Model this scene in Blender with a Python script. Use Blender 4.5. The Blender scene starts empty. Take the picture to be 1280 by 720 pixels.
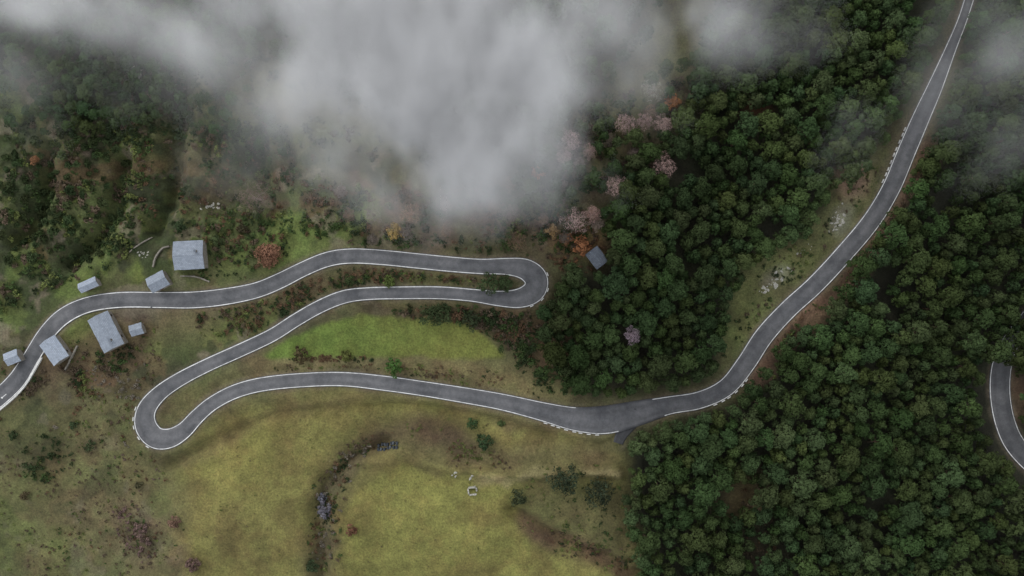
import bpy, math, random, time
import numpy as np
from mathutils import Vector
T0 = time.time()
rng = np.random.default_rng(7); random.seed(7)
C = bpy.context.scene.collection
H = 240.0; T = 160/240.0; G = 1.0
R = math.radians

# ---------------------------------------------------------------- helpers
def lin(c, g=G):
    c = np.asarray(c, float)/255.0
    return np.where(c <= 0.04045, c/12.92, ((c+0.055)/1.055)**2.4)*g
_lat = {}
def vnoise(x, y, seed):
    if seed not in _lat: _lat[seed] = np.random.default_rng(seed).random((256, 256))
    r = _lat[seed]
    xi = np.floor(x).astype(int); yi = np.floor(y).astype(int)
    fx = x-xi; fy = y-yi; fx = fx*fx*(3-2*fx); fy = fy*fy*(3-2*fy)
    a = r[xi & 255, yi & 255]; b = r[(xi+1) & 255, yi & 255]
    c = r[xi & 255, (yi+1) & 255]; d = r[(xi+1) & 255, (yi+1) & 255]
    return (a*(1-fx)+b*fx)*(1-fy)+(c*(1-fx)+d*fx)*fy
def fbm(x, y, s, o=4, seed=0):
    x = np.asarray(x, float); y = np.asarray(y, float)
    t = 0; a = 1.0; n = 0
    for k in range(o):
        t = t+a*(vnoise(x/s*2**k+17.3*k+100, y/s*2**k+9.1*k+100, seed+k)-0.5)*2
        n += a; a *= 0.5
    return t/n
def h0(x, y):
    x = np.asarray(x, float); y = np.asarray(y, float)
    d = np.maximum(np.hypot(x, y*1.5)-260, 0)
    return 0.07*np.clip(y, -200, 400)+4.0*fbm(x, y, 80, 2, 11)+d*0.18*(0.4+fbm(x, y, 300, 3, 31))
def W(px, py, dz=0.0):
    z = 0.0
    for _ in range(5):
        x = (px-640)/640*T*(H-z-dz); y = (360-py)/640*T*(H-z-dz)
        z = float(h0(x, y))
    return x, y, z
def Wa(px, py, dz=0.0):
    z = np.zeros(len(px))
    for _ in range(6):
        x = (px-640)/640*T*(H-z-dz); y = (360-py)/640*T*(H-z-dz)
        z = h0(x, y)
    return x, y
def inpoly(x, y, P):
    r = np.zeros(x.shape, bool); n = len(P)
    for i in range(n):
        x1, y1 = P[i]; x2, y2 = P[(i+1) % n]
        if y1 == y2: continue
        c = ((y1 > y) != (y2 > y)) & (x < (x2-x1)*(y-y1)/(y2-y1)+x1)
        r ^= c
    return r
def tag(o, label, cat=None, group=None, kind=None):
    o['label'] = label
    if cat: o['category'] = cat
    if group: o['group'] = group
    if kind: o['kind'] = kind
def npmesh(name, V, F, cols=None, smooth=False):
    V = np.asarray(V, np.float32); F = np.asarray(F, np.int32)
    me = bpy.data.meshes.new(name)
    me.vertices.add(len(V)); me.vertices.foreach_set('co', V.ravel())
    k = F.shape[1]
    me.loops.add(F.size); me.loops.foreach_set('vertex_index', F.ravel())
    me.polygons.add(len(F)); me.polygons.foreach_set('loop_start', np.arange(0, F.size, k, dtype=np.int32))
    me.polygons.foreach_set('loop_total', np.full(len(F), k, np.int32))
    if smooth: me.polygons.foreach_set('use_smooth', np.ones(len(F), bool))
    me.update(calc_edges=True)
    if cols is not None:
        a = me.color_attributes.new('Col', 'FLOAT_COLOR', 'POINT')
        c = np.ones((len(V), 4), np.float32); c[:, :3] = cols
        a.data.foreach_set('color', c.ravel())
    return me
def link(name, me, mat=None, parent=None):
    o = bpy.data.objects.new(name, me); C.objects.link(o)
    if mat and not me.materials: me.materials.append(mat)
    if parent: o.parent = parent
    return o
def pmesh(name, V, F):
    me = bpy.data.meshes.new(name); me.from_pydata(V, [], F); me.update(); return me
def empty(name, loc, rz=0):
    o = bpy.data.objects.new(name, None); C.objects.link(o); o.location = loc; o.rotation_euler = (0, 0, rz)
    o.empty_display_size = 0.5; return o
def box(cx, cy, cz, sx, sy, sz, V, F):
    b = len(V)
    for dx in (-1, 1):
        for dy in (-1, 1):
            for dz in (-1, 1): V.append((cx+dx*sx/2, cy+dy*sy/2, cz+dz*sz/2))
    for f in ((0, 1, 3, 2), (4, 6, 7, 5), (0, 4, 5, 1), (2, 3, 7, 6), (0, 2, 6, 4), (1, 5, 7, 3)):
        F.append(tuple(b+i for i in f))

# ---------------------------------------------------------------- materials
def newmat(name):
    m = bpy.data.materials.new(name); m.use_nodes = True
    nt = m.node_tree; b = nt.nodes['Principled BSDF']; b.inputs['Roughness'].default_value = 0.9
    b.inputs['Specular IOR Level'].default_value = 0.2
    return m, nt, b
def N(nt, t, **kw):
    n = nt.nodes.new(t)
    for k, v in kw.items(): setattr(n, k, v)
    return n
def noise(nt, scale, detail=4, rough=0.6, coord='Object'):
    tc = N(nt, 'ShaderNodeNewGeometry') if coord == 'World' else N(nt, 'ShaderNodeTexCoord')
    n = N(nt, 'ShaderNodeTexNoise'); n.inputs['Scale'].default_value = scale
    n.inputs['Detail'].default_value = detail; n.inputs['Roughness'].default_value = rough
    nt.links.new(tc.outputs['Position' if coord == 'World' else 'Object'], n.inputs['Vector'])
    return n
def maprange(nt, src, a, b, c, d):
    m = N(nt, 'ShaderNodeMapRange'); nt.links.new(src, m.inputs[0])
    for i, v in enumerate((a, b, c, d)): m.inputs[i+1].default_value = v
    return m.outputs[0]
def mul(nt, col, fac):
    m = N(nt, 'ShaderNodeVectorMath', operation='SCALE')
    nt.links.new(col, m.inputs[0]); nt.links.new(fac, m.inputs['Scale']); return m.outputs[0]
def mixc(nt, f, a, b):
    m = N(nt, 'ShaderNodeMix', data_type='RGBA')
    nt.links.new(f, m.inputs[0])
    for i, v in ((6, a), (7, b)):
        if isinstance(v, (tuple, list, np.ndarray)): m.inputs[i].default_value = (*v[:3], 1)
        else: nt.links.new(v, m.inputs[i])
    return m.outputs[2]
def bump(nt, b, h, dist, strength=1.0):
    n = N(nt, 'ShaderNodeBump'); n.inputs['Distance'].default_value = dist; n.inputs['Strength'].default_value = strength
    nt.links.new(h, n.inputs['Height']); nt.links.new(n.outputs[0], b.inputs['Normal'])

def mat_ground():
    m, nt, b = newmat('ground_grass')
    a = N(nt, 'ShaderNodeVertexColor', layer_name='Col')
    n1 = noise(nt, 0.35, 5, 0.7, 'World'); n2 = noise(nt, 1.6, 7, 0.8, 'World'); n3 = noise(nt, 0.12, 5, 0.65, 'World')
    f = maprange(nt, n1.outputs[0], 0.3, 0.7, 0.78, 1.22)
    f2 = maprange(nt, n2.outputs[0], 0.35, 0.65, 0.6, 1.4)
    c = mul(nt, mul(nt, a.outputs[0], f), f2)
    br = N(nt, 'ShaderNodeVectorMath', operation='MULTIPLY'); br.inputs[1].default_value = (1.0, 0.89, 0.95)
    nt.links.new(c, br.inputs[0])
    c = mixc(nt, maprange(nt, n3.outputs[0], 0.45, 0.6, 0, 0.8), c, br.outputs[0])
    nt.links.new(c, b.inputs['Base Color'])
    bump(nt, b, n2.outputs[0], 0.5, 0.8)
    return m
def mat_road():
    m, nt, b = newmat('asphalt')
    n1 = noise(nt, 0.16, 6, 0.7, 'World'); n2 = noise(nt, 7, 3, 0.6, 'World'); n3 = noise(nt, 0.9, 5, 0.7, 'World')
    c = mixc(nt, maprange(nt, n1.outputs[0], 0.35, 0.65, 0, 1), lin((62, 63, 65)), lin((86, 86, 87)))
    a = N(nt, 'ShaderNodeVertexColor', layer_name='Col')
    c = mul(nt, c, maprange(nt, n2.outputs[0], 0.3, 0.7, 0.85, 1.15))
    c = mul(nt, c, maprange(nt, n3.outputs[0], 0.3, 0.7, 0.86, 1.14))
    v = N(nt, 'ShaderNodeVectorMath', operation='MULTIPLY'); nt.links.new(c, v.inputs[0]); nt.links.new(a.outputs[0], v.inputs[1])
    nt.links.new(v.outputs[0], b.inputs['Base Color']); b.inputs['Roughness'].default_value = 0.8
    return m
def mat_plain(name, c1, c2, scale=2.0, rough=0.9, bd=0.03):
    m, nt, b = newmat(name)
    n = noise(nt, scale, 5, 0.65)
    nt.links.new(mixc(nt, maprange(nt, n.outputs[0], 0.3, 0.7, 0, 1), lin(c1), lin(c2)), b.inputs['Base Color'])
    b.inputs['Roughness'].default_value = rough
    if bd: bump(nt, b, n.outputs[0], bd)
    return m
def mat_slate(name, c1, c2, c3):
    m, nt, b = newmat(name)
    tc = N(nt, 'ShaderNodeTexCoord'); br = N(nt, 'ShaderNodeTexBrick')
    nt.links.new(tc.outputs['Object'], br.inputs['Vector'])
    br.inputs['Scale'].default_value = 1.0; br.inputs['Brick Width'].default_value = 0.6; br.inputs['Row Height'].default_value = 0.4
    br.inputs['Mortar Size'].default_value = 0.03; br.inputs['Color1'].default_value = (*lin(c1), 1)
    br.inputs['Color2'].default_value = (*lin(c2), 1); br.inputs['Mortar'].default_value = (*lin(c3), 1)
    n = noise(nt, 0.5, 7, 0.8)
    c = mul(nt, br.outputs[0], maprange(nt, n.outputs[0], 0.3, 0.7, 0.76, 1.16))
    n2 = noise(nt, 1.3, 5, 0.7)
    c = mixc(nt, maprange(nt, n2.outputs[0], 0.58, 0.74, 0, .4), c, lin((92, 92, 84)))
    nt.links.new(c, b.inputs['Base Color'])
    b.inputs['Roughness'].default_value = 0.65; bump(nt, b, br.outputs['Fac'], -0.04)
    return m
def mat_foliage(name):
    m, nt, b = newmat(name)
    a = N(nt, 'ShaderNodeVertexColor', layer_name='Col'); oi = N(nt, 'ShaderNodeObjectInfo')
    v = N(nt, 'ShaderNodeVectorMath', operation='MULTIPLY'); nt.links.new(a.outputs[0], v.inputs[0]); nt.links.new(oi.outputs['Color'], v.inputs[1])
    nt.links.new(v.outputs[0], b.inputs['Base Color']); b.inputs['Roughness'].default_value = 0.85
    b.inputs['Specular IOR Level'].default_value = 0.05
    return m
M = dict(ground=mat_ground(), road=mat_road(),
    paint=mat_plain('worn_white_paint', (140, 140, 138), (205, 205, 202), 0.8, 0.7, 0),
    stone=mat_plain('rubble_stone', (82, 78, 70), (120, 115, 106), 1.6, 0.9, 0.06),
    pale=mat_plain('pale_rock', (96, 94, 86), (156, 154, 144), 1.8, 0.9, 0.1),
    kerb=mat_plain('whitewashed_stone', (145, 145, 141), (195, 194, 189), 1.2, 0.9, 0.03),
    slate=mat_slate('pale_slate', (124, 131, 140), (112, 119, 128), (94, 100, 108)),
    slate_d=mat_slate('dark_slate', (98, 104, 112), (86, 92, 100), (66, 70, 77)),
    slate_w=mat_slate('light_sheet', (138, 145, 155), (124, 132, 142), (102, 109, 118)),
    wood=mat_plain('brown_wood', (60, 42, 28), (84, 62, 42), 3, 0.8, 0.01),
    glass=mat_plain('dark_glass', (22, 26, 30), (34, 40, 46), 1, 0.15, 0),
    leaf=mat_foliage('leaves'), bark=mat_plain('bark', (62, 50, 40), (92, 76, 62), 4, 0.95, 0.02),
    twig=mat_plain('pale_twigs', (92, 80, 74), (122, 108, 100), 4, 0.95, 0),
    plastic=mat_plain('dark_bale_wrap', (30, 34, 38), (58, 62, 66), 2, 0.5, 0.02),
    net=mat_plain('grey_bale_wrap', (50, 54, 58), (72, 76, 80), 3, 0.6, 0.01))

# ---------------------------------------------------------------- roads
def catmull(P, step=0.8):
    P = np.array(P, float); P = np.vstack([2*P[0]-P[1], P, 2*P[-1]-P[-2]]); out = []
    for i in range(1, len(P)-2):
        a, b, c, d = P[i-1:i+3]
        n = max(2, int(np.hypot(*(c-b)[:2])/step))
        t = np.linspace(0, 1, n, endpoint=False)[:, None]
        out.append(0.5*((2*b)+(-a+c)*t+(2*a-5*b+4*c-d)*t**2+(-a+3*b-3*c+d)*t**3))
    out.append(P[-2][None]); return np.vstack(out)
main_px = [(-60,540,24),(-25,515,24),(2,494,24),(22,474,24),(39,447,22),(58,417,22),(80,395,22),(110,381,21),(150,375,21),(200,375,21),(240,375,22),(280,371,22),(320,363,21),
 (350,351,21),(380,336,20),(410,324,20),(440,320,20),(480,322,20),(520,326,20),(560,330,20),(600,333,20),(632,333,22),(655,336,27),(668,345,30),(671,355,30),(665,366,29),(648,373,25),(622,373,20),
 (590,369,17),(550,366,17),(500,366,17),(460,367,17),(430,371,18),(400,383,18),(370,400,18),(340,419,18),(300,438,18),(260,456,18),(225,474,19),(199,492,21),(183,512,25),(182,532,29),(194,547,29),(212,548,26),(230,538,22),(246,521,20),(266,504,19),(295,489,19),
 (330,480,19),(380,475,19),(430,474,19),(480,479,20),(530,486,20),(580,494,21),(630,503,22),(680,515,25),(720,524,31),(757,525,36),(795,517,32),(835,507,24),(875,500,23),(908,484,24),(932,455,25),
 (955,420,25),(985,387,24),(1020,355,24),(1057,315,24),(1090,275,24),(1114,235,24),(1133,190,24),(1151,148,23),(1169,108,20),(1188,62,15),(1203,25,13),(1215,-12,13),(1232,-60,13)]
east_px = [(1330,350,22),(1292,390,22),(1265,425,23),(1254,450,26),(1250,475,27),(1251,502,27),(1257,530,27),(1269,556,27),(1295,584,26),(1335,615,26)]
spur_px = [(800,516,18),(787,530,18),(777,543,15),(772,556,12)]
class Road: pass
def make_road(pts):
    S = catmull(pts); x, y = Wa(S[:, 0], S[:, 1]); hw = S[:, 2]*0.125
    s = np.concatenate([[0], np.cumsum(np.hypot(np.diff(x), np.diff(y)))])
    t = np.arange(0, s[-1], 0.6)
    x, y, hw = [np.interp(t, s, v) for v in (x, y, hw)]
    k = np.exp(-np.linspace(-2, 2, 25)**2); k /= k.sum()
    sm = lambda v: np.convolve(np.pad(v, 12, mode='reflect', reflect_type='odd'), k, 'valid')
    k2 = np.exp(-np.linspace(-2, 2, 9)**2); k2 /= k2.sum()
    sm2 = lambda v: np.convolve(np.pad(v, 4, mode='reflect', reflect_type='odd'), k2, 'valid')
    x, y = sm2(x), sm2(y)
    r = Road(); r.x, r.y, r.hw = x, y, hw; r.z = sm(h0(x, y)); r.s = t
    tx, ty = np.gradient(x), np.gradient(y); L = np.hypot(tx, ty); r.nx, r.ny = -ty/L, tx/L
    r.px = 640+x/(T*(H-r.z))*640; r.py = 360-y/(T*(H-r.z))*640
    return r
main, east, spur = make_road(main_px), make_road(east_px), make_road(spur_px)
def strip(name, r, offs, dz, i0=0, i1=None, colf=None):
    sl = slice(i0, i1); n = len(r.x[sl]); V = []; cols = []
    for o, d in offs:
        oo = o(r)[sl] if callable(o) else np.full(n, o)
        V.append(np.stack([r.x[sl]+r.nx[sl]*oo, r.y[sl]+r.ny[sl]*oo, r.z[sl]+dz+d], 1))
        cols.append(np.repeat(np.full((n, 1), 1.0), 3, 1)*(1.0 if colf is None else colf(oo, r.hw[sl])[:, None]))
    k = len(offs); V = np.stack(V, 1).reshape(-1, 3); cols = np.stack(cols, 1).reshape(-1, 3)
    i = np.arange(n-1)[:, None]*k+np.arange(k-1)[None]; i = i.ravel()
    F = np.stack([i, i+1, i+1+k, i+k], 1)[:, ::-1]
    return npmesh(name, V, F, cols)
def roadbed(name, r, dz=0.03, g=1.0):
    fr = [-1, -0.72, -0.5, -0.25, 0, 0.25, 0.5, 0.72, 1]
    offs = [(lambda r: -r.hw, -0.6)]+[((lambda f: (lambda r: r.hw*f))(f), 0.0) for f in fr]+[(lambda r: r.hw, -0.6)]
    def cf(o, h):
        f = np.abs(o/h); return (1.0-0.15*np.exp(-((f-0.5)/0.12)**2)+0.08*(f < 0.1))*g
    return link(name, strip(name, r, offs, dz, colf=cf), M['road'])
o = roadbed('road', main, 0.03); tag(o, 'winding grey asphalt mountain road with hairpin bends and white edge lines', 'road', kind='structure')
o = roadbed('road', east, 0.03, .8); tag(o, 'short bend of asphalt road showing among the pines at the right edge', 'road', kind='structure')
o = roadbed('track', spur, 0.015, .55); tag(o, 'narrow track leaving the widened bend beneath the forest edge', 'track', kind='structure')
def near(r, px, py): return int(np.argmin((r.px-px)**2+(r.py-py)**2))
def edgeline(r, side, i0, i1, w=0.3, inset=0.2):
    a, b = (lambda r: side*(r.hw-inset-w), 0), (lambda r: side*(r.hw-inset), 0)
    return strip('road_marking', r, [a, b] if side > 0 else [b, a], 0.042, i0, i1)
n_m = len(main.x); jun = near(main, 790, 518)
for (r, side, a, b, w) in [(main, 1, 0, jun-30, .19), (main, 1, jun+12, n_m, .22), (main, -1, 0, near(main, 190, 376), .28), (main, -1, near(main, 190, 376), jun-8, .22), (main, -1, jun+16, n_m, .22),
                        (east, 1, 0, len(east.x), .18), (east, -1, 0, len(east.x), .22)]:
    o = link('road_marking', edgeline(r, side, a, b, w), M['paint']); tag(o, 'white painted edge line of the road', 'road marking', kind='structure')
def quad_on_road(r, i, off, half_l, half_w, dz=0.043):
    c = np.array([r.x[i]+r.nx[i]*off, r.y[i]+r.ny[i]*off]); n = np.array([r.nx[i], r.ny[i]]); t = np.array([n[1], -n[0]])
    return [tuple(c+t*a*half_l+n*b*half_w)+(r.z[i]+dz,) for a, b in ((-1, -1), (1, -1), (1, 1), (-1, 1))]
V, F = [], []
ia = near(main, 6, 491)
V += quad_on_road(main, ia, -0.7, 0.8, 0.1); F.append((0, 1, 2, 3))
q = quad_on_road(main, ia-2, -0.7, 0.4, 0.35); V += [q[0], q[3], tuple((np.array(q[1])+np.array(q[2]))/2)]; F.append((4, 5, 6))
o = link('road_marking', pmesh('road_marking', V, F), M['paint']); tag(o, 'small white arrow painted on the road at the left edge', 'road marking', kind='structure')

# ---------------------------------------------------------------- terrain
def axis(a, st, far):
    c = np.arange(-a, a+st/2, st); out = []; d = st; v = a
    while v < far: d *= 1.22; v += d; out.append(v)
    out = np.array(out); return np.concatenate([-out[::-1], c, out])
ax, ay = axis(186, 0.5, 1900), axis(112, 0.5, 1900)
X, Y = np.meshgrid(ax, ay, indexing='ij')
Z0 = h0(X, Y)
RD = np.full(X.shape, 99.0); RZ = np.zeros(X.shape)
for r in (main, east, spur):
    for i in range(0, len(r.x), 2):
        i0, i1 = np.searchsorted(ax, (r.x[i]-13, r.x[i]+13)); j0, j1 = np.searchsorted(ay, (r.y[i]-13, r.y[i]+13))
        if i1 <= i0 or j1 <= j0: continue
        d = np.hypot(X[i0:i1, j0:j1]-r.x[i], Y[i0:i1, j0:j1]-r.y[i])-r.hw[i]
        m = d < RD[i0:i1, j0:j1]
        RD[i0:i1, j0:j1][m] = d[m]; RZ[i0:i1, j0:j1][m] = r.z[i]
w = np.clip((3.8-RD)/3.0, 0, 1); w = w*w*(3-2*w)
PX0 = 640+X/(T*(H-Z0))*640; PY0 = 360-Y/(T*(H-Z0))*640
def dline(pts):
    D = np.full(X.shape, 1e9)
    for (x1, y1), (x2, y2) in zip(pts[:-1], pts[1:]):
        dx, dy = x2-x1, y2-y1; t = np.clip(((PX0-x1)*dx+(PY0-y1)*dy)/(dx*dx+dy*dy), 0, 1)
        D = np.minimum(D, np.hypot(PX0-x1-t*dx, PY0-y1-t*dy))
    return D+7*fbm(X, Y, 8, 3, 131)
rough = 0.9*fbm(X, Y, 14, 4, 51)+0.25*fbm(X, Y, 2.5, 2, 61)
hill = np.clip((430-PX0)/160, 0, 1)*np.clip((360-PY0)/90, 0, 1)
rough = rough*(1+3.2*hill)
gul = [((396,760),(402,690),(399,640),(405,605),(440,572),(480,556)), ((232,90),(215,180),(212,240),(190,290)), ((150,200),(140,260),(118,300),(80,330)), ((330,150),(320,210),(345,260)), ((60,190),(50,250),(20,300))]
for gg, dep, wd in zip(gul, (3.6, 6, 5.5, 4.5, 5), (12, 14, 12, 16, 13)): rough = rough-dep*np.exp(-(dline(gg)/wd)**2)
bank = dline(((440,580),(500,566),(560,583),(620,594),(700,592),(770,590))); rough = rough+2.2*np.exp(-(bank/8)**2)
bank2 = dline(((640,636),(690,668),(770,704),(810,716))); rough = rough-3.0*np.exp(-(bank2/9)**2)
bank3 = dline(((215,580),(340,518),(520,503),(640,526),(750,556))); rough = rough-2.0*np.exp(-(bank3/8)**2)
rough = rough+2.5*np.exp(-(((PX0-300)/80)**2+((PY0-630)/50)**2))+4.0*np.exp(-(((PX0-560)/100)**2+((PY0-670)/45)**2))+1.5*fbm(X, Y, 32, 2, 151)*np.clip((PY0-560)/60, 0, 1)
Z = (Z0+rough)*(1-w)+(RZ-0.14)*w
def hs(x, y):
    x = np.asarray(x, float); y = np.asarray(y, float)
    i = np.clip(np.searchsorted(ax, x)-1, 0, len(ax)-2); j = np.clip(np.searchsorted(ay, y)-1, 0, len(ay)-2)
    u = (x-ax[i])/(ax[i+1]-ax[i]); v = (y-ay[j])/(ay[j+1]-ay[j])
    return (Z[i, j]*(1-u)+Z[i+1, j]*u)*(1-v)+(Z[i, j+1]*(1-u)+Z[i+1, j+1]*u)*v
gx = np.arange(-240, 1521, 4.0); gy = np.arange(-220, 941, 4.0); GX, GY = np.meshgrid(gx, gy, indexing='ij')
def blur(A, s):
    k = int(3*s)+1; ker = np.exp(-np.arange(-k, k+1)**2/(2*s*s)); ker /= ker.sum()
    A = np.pad(A, k, mode='edge')
    B = sum(ker[i]*A[i:i+A.shape[0]-2*k] for i in range(2*k+1))
    return sum(ker[i]*B[:, i:i+B.shape[1]-2*k] for i in range(2*k+1))
wx = PX0+12*fbm(X, Y, 9, 5, 71)+10*fbm(X, Y, 30, 2, 75); wy = PY0+12*fbm(X, Y, 9, 5, 81)+10*fbm(X, Y, 30, 2, 85)
def sampleg(A, x, y):
    u = np.clip((x-gx[0])/4, 0, len(gx)-1.001); v = np.clip((y-gy[0])/4, 0, len(gy)-1.001)
    i = u.astype(int); j = v.astype(int); u = u-i; v = v-j
    return (A[i, j]*(1-u)+A[i+1, j]*u)*(1-v)+(A[i, j+1]*(1-u)+A[i+1, j+1]*u)*v
def ell(cx, cy, rx, ry, rot=0, n=14):
    return [(cx+rx*math.cos(a)*math.cos(R(rot))-ry*math.sin(a)*math.sin(R(rot)), cy+rx*math.cos(a)*math.sin(R(rot))+ry*math.sin(a)*math.cos(R(rot))) for a in [2*math.pi*i/n for i in range(n)]]
def line(pts, w):
    pts = np.array(pts, float); t = np.gradient(pts, axis=0); t /= np.hypot(t[:, 0], t[:, 1])[:, None]
    n = np.stack([-t[:, 1], t[:, 0]], 1)*w/2; return [tuple(p) for p in np.vstack([pts+n, (pts-n)[::-1]])]
F_east = [(1222,-220),(1520,-220),(1520,940),(800,940),(805,720),(790,660),(772,600),(770,556),(800,540),(850,522),(905,510),(945,488),(962,450),(990,425),(1025,400),(1052,368),(1080,330),(1110,290),(1142,245),(1165,190),(1185,130),(1205,60)]
F_mid = [(700,345),(722,338),(742,345),(768,325),(765,300),(750,265),(775,240),(790,200),(845,170),(870,110),(890,30),(920,-160),(1200,-160),(1190,30),(1165,80),(1138,120),(1112,165),(1090,205),(1040,235),(1020,275),(1000,300),(960,315),(930,335),(915,370),(898,430),(896,468),(860,486),(800,496),(740,490),(700,468),(680,430),(680,390),(700,365)]
F_cloud = [(560,230),(640,200),(720,130),(800,60),(900,-150),(300,-150),(200,-60),(330,60),(480,140)]
F_left = [(45,95),(80,72),(150,62),(205,88),(220,135),(190,150),(140,155),(90,165),(45,140)]
F_nw = [(-200,-150),(300,-150),(330,60),(240,90),(60,90),(-200,160)]
LMEA = [(215,575),(260,520),(310,500),(430,490),(560,500),(700,535),(768,552),(775,620),(800,700),(800,900),(240,900),(235,650)]
zones = [
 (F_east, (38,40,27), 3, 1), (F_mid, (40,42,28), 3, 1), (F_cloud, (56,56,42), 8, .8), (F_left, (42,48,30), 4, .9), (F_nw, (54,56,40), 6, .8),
 ([(-200,180),(200,170),(330,230),(450,240),(450,300),(330,340),(230,360),(100,370),(-200,440)], (74,84,46), 6, .8),
 (ell(230,220,60,30,20), (90,68,50), 5, .75), (ell(60,225,60,30), (66,74,42), 5, .7), (ell(290,190,60,26), (72,70,50), 5, .8),
 (ell(185,345,30,20), (96,112,50), 3, .9), (ell(207,322,12,16), (102,116,60), 2, .9), (ell(140,305,26,26), (90,101,58), 4, .7), (ell(360,262,40,28), (88,97,56), 5, .8), (ell(400,240,30,14), (76,86,56), 4, .8),
 (ell(55,300,40,26), (86,98,52), 5, .8), (ell(40,370,60,20,-15), (82,92,50), 4, .8), (ell(210,195,12,45,-10), (54,62,38), 3, .6),
 ([(360,290),(470,270),(560,260),(700,250),(740,300),(700,326),(560,318),(440,308),(380,320)], (82,78,56), 5, .85),
 (ell(440,285,60,18), (80,88,50), 4, .7), (ell(570,290,70,14), (78,76,54), 4, .6), (ell(725,300,30,24), (116,82,56), 3, .85), (ell(690,285,20,18), (104,84,60), 3, .8), (ell(720,230,36,30), (80,70,54), 4, .8), (ell(810,175,40,24,-30), (74,68,54), 4, .7),
 ([(60,395),(100,385),(240,388),(330,372),(380,350),(430,332),(600,343),(600,362),(460,358),(400,372),(300,430),(220,470),(170,510),(150,470),(90,480),(40,500),(20,500)], (88,78,54), 3, .9),
 (ell(100,410,26,16,-30), (84,102,46), 3, .9), (ell(160,395,50,8), (112,108,94), 2, .7), (ell(235,405,40,14), (96,88,64), 3, .7),
 (ell(210,430,40,26,-30), (92,87,58), 4, .7),
 ([(430,384),(500,376),(600,382),(690,388),(720,440),(700,480),(660,450),(610,412),(520,398),(440,392)], (76,62,44), 3, .95),
 ([(320,452),(370,442),(480,446),(600,452),(640,456),(690,480),(740,500),(700,508),(600,488),(480,468),(380,464),(300,478),(225,520),(205,530),(200,515),(240,480)], (108,102,66), 3, .9),
 (ell(430,452,90,6), (114,106,78), 2, .6), (ell(240,505,36,14,-30), (90,95,54), 3, .7),
 ([(-200,500),(60,470),(165,500),(175,560),(220,575),(240,640),(260,800),(-200,940)], (92,93,58), 6, .95),
 (ell(70,480,70,24,-10), (90,83,60), 4, .7), (ell(130,540,40,26), (86,89,56), 5, .7), (ell(40,580,50,30), (97,100,60), 4, .6), (ell(170,665,34,46,-25), (94,78,64), 4, .7), (ell(100,640,40,24), (96,87,64), 5, .6), (ell(60,700,70,26), (98,99,60), 5, .6), (ell(225,690,26,40), (100,94,62), 5, .7),
 (LMEA, (107,104,58), 4, 1), (ell(300,560,60,40,-20), (112,108,58), 5, .7), (ell(300,670,60,40), (102,98,56), 5, .7),
 ([(375,900),(385,680),(388,620),(410,575),(460,540),(540,530),(640,555),(765,560),(765,585),(640,592),(560,575),(490,562),(440,585),(425,620),(420,700),(425,900)], (90,84,57), 3, .9),
 (line([(405,720),(400,640),(410,600),(450,565)], 20), (76,72,52), 2, .85), (line([(450,560),(475,543),(520,530),(560,546),(600,572)], 18), (84,70,53), 2, .9),
 ([(430,620),(450,592),(500,572),(560,590),(640,600),(640,640),(680,680),(770,715),(790,900),(430,900)], (111,110,59), 2.4, .95),
 (line([(428,640),(436,604),(470,580),(510,570),(560,588)], 7), (86,74,54), 1.2, .7),
 (line([(590,596),(640,592),(680,589),(770,586)], 7), (134,124,90), 1.0, .9), (line([(640,560),(700,572),(765,566)], 9), (106,100,64), 2, .8),
 ([(640,600),(765,592),(775,640),(800,700),(790,730),(700,690),(650,650)], (90,90,55), 4, .9),
 (line([(640,640),(690,670),(770,705),(800,715)], 20), (92,76,56), 1.5, .95), (line([(560,503),(640,525),(760,556)], 14), (94,86,60), 2, .8),
 (line([(215,578),(340,515),(520,500)], 10), (96,86,62), 2, .8),
 ([(890,470),(900,430),(915,370),(930,335),(1000,300),(1040,235),(1090,205),(1110,180),(1120,200),(1080,270),(1040,320),(1000,350),(950,400),(920,450),(900,478)], (90,94,58), 3, 1),
 (ell(930,395,16,55,18), (86,100,50), 4, .8), (ell(985,335,34,18,-40), (98,103,60), 3, .7), (ell(1068,230,20,24,30), (122,102,84), 2, .95), (ell(1050,275,14,24,40), (114,112,100), 2, .7), (ell(970,352,22,10,-38), (128,126,112), 2, .7),
 (line([(940,488),(965,440),(1000,405),(1040,370),(1080,320),(1115,275),(1145,225),(1165,170)], 22), (100,80,64), 2, .95), (ell(1008,392,36,15,-42), (116,92,72), 3, .85), (ell(1135,240,12,28,30), (108,88,72), 3, .9),
 (line([(1105,240),(1125,195),(1142,140)], 10), (94,90,76), 2, .8),
 (line([(1140,150),(1165,95),(1190,45)], 10), (64,64,56), 2, .6),
 (ell(930,625,36,30,-30), (84,74,48), 4, .9), (ell(950,690,22,18), (70,62,44), 4, .8), (ell(1274,500,16,36), (100,86,64), 3, .85), (ell(940,135,26,12), (104,72,48), 3, .85), (ell(1180,250,20,30), (50,51,42), 4, .7),
 (ell(770,640,20,40), (66,65,42), 4, .7),
]
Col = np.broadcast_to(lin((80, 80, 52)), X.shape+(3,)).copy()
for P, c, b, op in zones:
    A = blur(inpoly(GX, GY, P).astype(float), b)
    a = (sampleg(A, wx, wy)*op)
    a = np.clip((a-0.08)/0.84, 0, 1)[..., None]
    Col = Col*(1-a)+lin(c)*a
hp = [(-200,60),(250,150),(700,230),(740,310),(440,308),(330,345),(230,362),(60,390),(0,470),(60,480),(170,440),(400,372),(600,355),(600,372),(430,384),(250,470),(170,500),(150,560),(230,640),(250,760),(-200,940)]
hmk = sampleg(blur(inpoly(GX, GY, hp).astype(float), 4), wx, wy)
low = 1-.6*np.clip((PY0-480)/60, 0, 1)
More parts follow.
